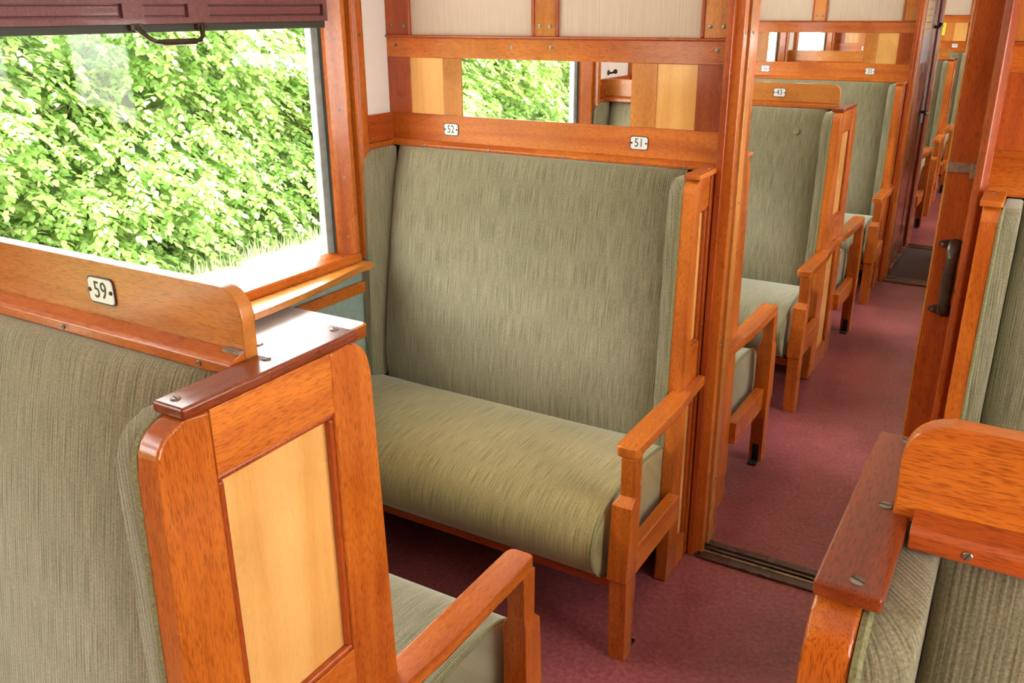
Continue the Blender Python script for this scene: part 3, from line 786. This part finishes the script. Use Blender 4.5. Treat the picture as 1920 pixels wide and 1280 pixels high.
# ------------------------------------------------------------------ outside: ground, hedge, grass
ZG, XH = -.92, -5.75
bm = bmesh.new(); box(bm, -30, 40, -40, 45, ZG-.2, ZG)
tag(obj('ground', mesh(bm, M['gravel'])), 'pale gravel path between carriage and hedge', 'ground', 'structure')
hedge = root('hedge', 'tall bright green leafy hedge seen through the window', 'hedge', (XH, 0, ZG))
rng = np.random.default_rng(7)
# leaf template in its own plane: x along the leaf, y across, folded along the midrib
LT = np.array([[0,0,0],[.30,.30,.07],[.62,.26,.06],[1,0,-.05],[.62,-.26,.06],[.30,-.30,.07],[.5,0,.0]], float)
LF = [(0,6,1),(1,6,2),(2,6,3),(3,6,4),(4,6,5),(5,6,0)]
def leaf_frames(nspray, ylo, yhi, zhi):
    """sprays: flat fans of leaves on drooping twigs, growing out of the hedge face towards +x"""
    P, A, N, L = [], [], [], []
    per = 11
    y = rng.uniform(ylo, yhi, nspray); z = rng.uniform(.02, zhi, nspray)
    bumps = .20*np.sin(y*2.1+1.3*np.sin(z*2.3)) + .16*np.sin(z*3.7+y*1.1) + .10*np.sin(y*6.3+z*5.1)
    x = bumps + rng.uniform(-.45, .15, nspray)
    az = rng.normal(0, .75, nspray); dr = rng.uniform(-.65, .15, nspray)
    ln = rng.uniform(.20, .42, nspray)
    d = np.stack([np.cos(az)*np.cos(dr), np.sin(az)*np.cos(dr), np.sin(dr)], 1)
    side = np.cross(d, np.array([0, 0, 1.0])); side /= np.linalg.norm(side, axis=1)[:, None]
    nrm = np.cross(side, d); nrm += rng.normal(0, .25, nrm.shape); nrm /= np.linalg.norm(nrm, axis=1)[:, None]
    for k in range(per):
        t = (k+.5)/per; sg = 1 if k % 2 else -1
        p = np.stack([x, y, z], 1) + d*(ln*t)[:, None] - np.array([0, 0, 1.0])*(.10*t*t)
        a = d*.75 + side*(sg*rng.uniform(.5, 1.0, nspray))[:, None] + np.array([0, 0, -1.0])*rng.uniform(.0, .55, nspray)[:, None]
        if k == per-1: a = d + np.array([0, 0, -.35])
        a /= np.linalg.norm(a, axis=1)[:, None]
        n = nrm + rng.normal(0, .3, nrm.shape); n -= a*(n*a).sum(1)[:, None]; n /= np.linalg.norm(n, axis=1)[:, None]
        P.append(p); A.append(a); N.append(n); L.append(rng.uniform(.066, .112, nspray))
    return np.concatenate(P), np.concatenate(A), np.concatenate(N), np.concatenate(L)
fr1 = leaf_frames(4600, -.6, 7.6, 3.3); fr2 = leaf_frames(6000, -17, -.6, 3.3)
P_, A_, N_, L_ = (np.concatenate([a, b]) for a, b in zip(fr1, fr2))
ok = P_[:, 2] > .02; P_, A_, N_, L_ = P_[ok], A_[ok], N_[ok], L_[ok]
# the 300 leaves that show largest: long and far forward inside the view of the window
vis = (P_[:, 1] > 1.4) & (P_[:, 1] < 5.2) & (P_[:, 2] > .15) & (P_[:, 2] < 2.5)
score = np.where(vis, P_[:, 0]*.25 + L_, -9); big = np.argsort(-score)[:300]
mask = np.ones(len(P_), bool); mask[big] = False
def leaf_mesh():
    me = bpy.data.meshes.new('leaf'); me.from_pydata([tuple(v) for v in LT], [], LF); me.materials.append(M['leaf']); me.validate(); return me
LM = leaf_mesh()
for i in big:
    a, n = Vector(A_[i]), Vector(N_[i]); b = n.cross(a)
    o = bpy.data.objects.new('leaf', LM); COL.objects.link(o); o.parent = hedge
    m = Matrix(((a.x, b.x, n.x, 0), (a.y, b.y, n.y, 0), (a.z, b.z, n.z, 0), (0, 0, 0, 1)))
    o.matrix_local = Matrix.Translation(Vector(P_[i])) @ m @ Matrix.Scale(float(L_[i]), 4)
Pm, Am, Nm, Lm = P_[mask], A_[mask], N_[mask], L_[mask]; Bm = np.cross(Nm, Am)
V = Pm[:, None, :] + Lm[:, None, None]*(LT[None, :, 0:1]*Am[:, None, :] + LT[None, :, 1:2]*Bm[:, None, :] + LT[None, :, 2:3]*Nm[:, None, :])
nl = len(Pm); Fi = (np.arange(nl)[:, None, None]*7 + np.array(LF)[None]).reshape(-1)
me = bpy.data.meshes.new('foliage'); me.vertices.add(nl*7); me.vertices.foreach_set('co', V.reshape(-1).astype(np.float32))
me.loops.add(len(Fi)); me.loops.foreach_set('vertex_index', Fi.astype(np.int32)); nf = len(Fi)//3
me.polygons.add(nf); me.polygons.foreach_set('loop_start', np.arange(0, len(Fi), 3, dtype=np.int32)); me.polygons.foreach_set('loop_total', np.full(nf, 3, np.int32))
me.update(calc_edges=True); me.validate(); me.materials.append(M['leaf'])
fo = obj('foliage', me, hedge); fo['kind'] = 'stuff'; fo['label'] = 'dense mass of light green leaves'
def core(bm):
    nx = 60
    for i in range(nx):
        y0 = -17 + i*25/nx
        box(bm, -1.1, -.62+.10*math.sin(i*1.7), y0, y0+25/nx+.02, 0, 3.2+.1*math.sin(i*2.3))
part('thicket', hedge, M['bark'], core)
def twigs(bm):
    for i in range(160):
        y = rng.uniform(0, 7); z = rng.uniform(.2, 3.0); x = rng.uniform(-.6, -.1)
        tube(bm, [(x-.3, y, z-.2), (x, y+rng.normal(0, .1), z), (x+.2, y+rng.normal(0, .2), z+.12)], [.008, .006, .003], 5)
tw = part('twigs', hedge, plain('twig_bark', (.16, .10, .06), .9), twigs); tw['kind'] = 'stuff'
# grass along the foot of the hedge
gv, gf = [], []
for i in range(1900):
    y = rng.uniform(1.0, 8.5); x = .10 + abs(rng.normal(0, .22)); hgt = rng.uniform(.06, .26)*max(.25, 1-(x-.1)*1.3); a = rng.uniform(0, 2*PI); l = rng.uniform(.1, .6)*hgt; wd = .006
    dx, dy = math.cos(a), math.sin(a); b = len(gv)
    gv += [(x-dy*wd, y+dx*wd, 0), (x+dy*wd, y-dx*wd, 0), (x+dx*l*.4-dy*wd*.7, y+dy*l*.4+dx*wd*.7, hgt*.6), (x+dx*l*.4+dy*wd*.7, y+dy*l*.4-dx*wd*.7, hgt*.6), (x+dx*l, y+dy*l, hgt)]
    gf += [(b, b+1, b+3, b+2), (b+2, b+3, b+4)]
me = bpy.data.meshes.new('grass'); me.from_pydata(gv, [], gf); me.materials.append(M['blade'])
go = obj('grass', me); go.location = (XH, 0, ZG); tag(go, 'thin grass tufts at the foot of the hedge', 'grass', 'stuff')
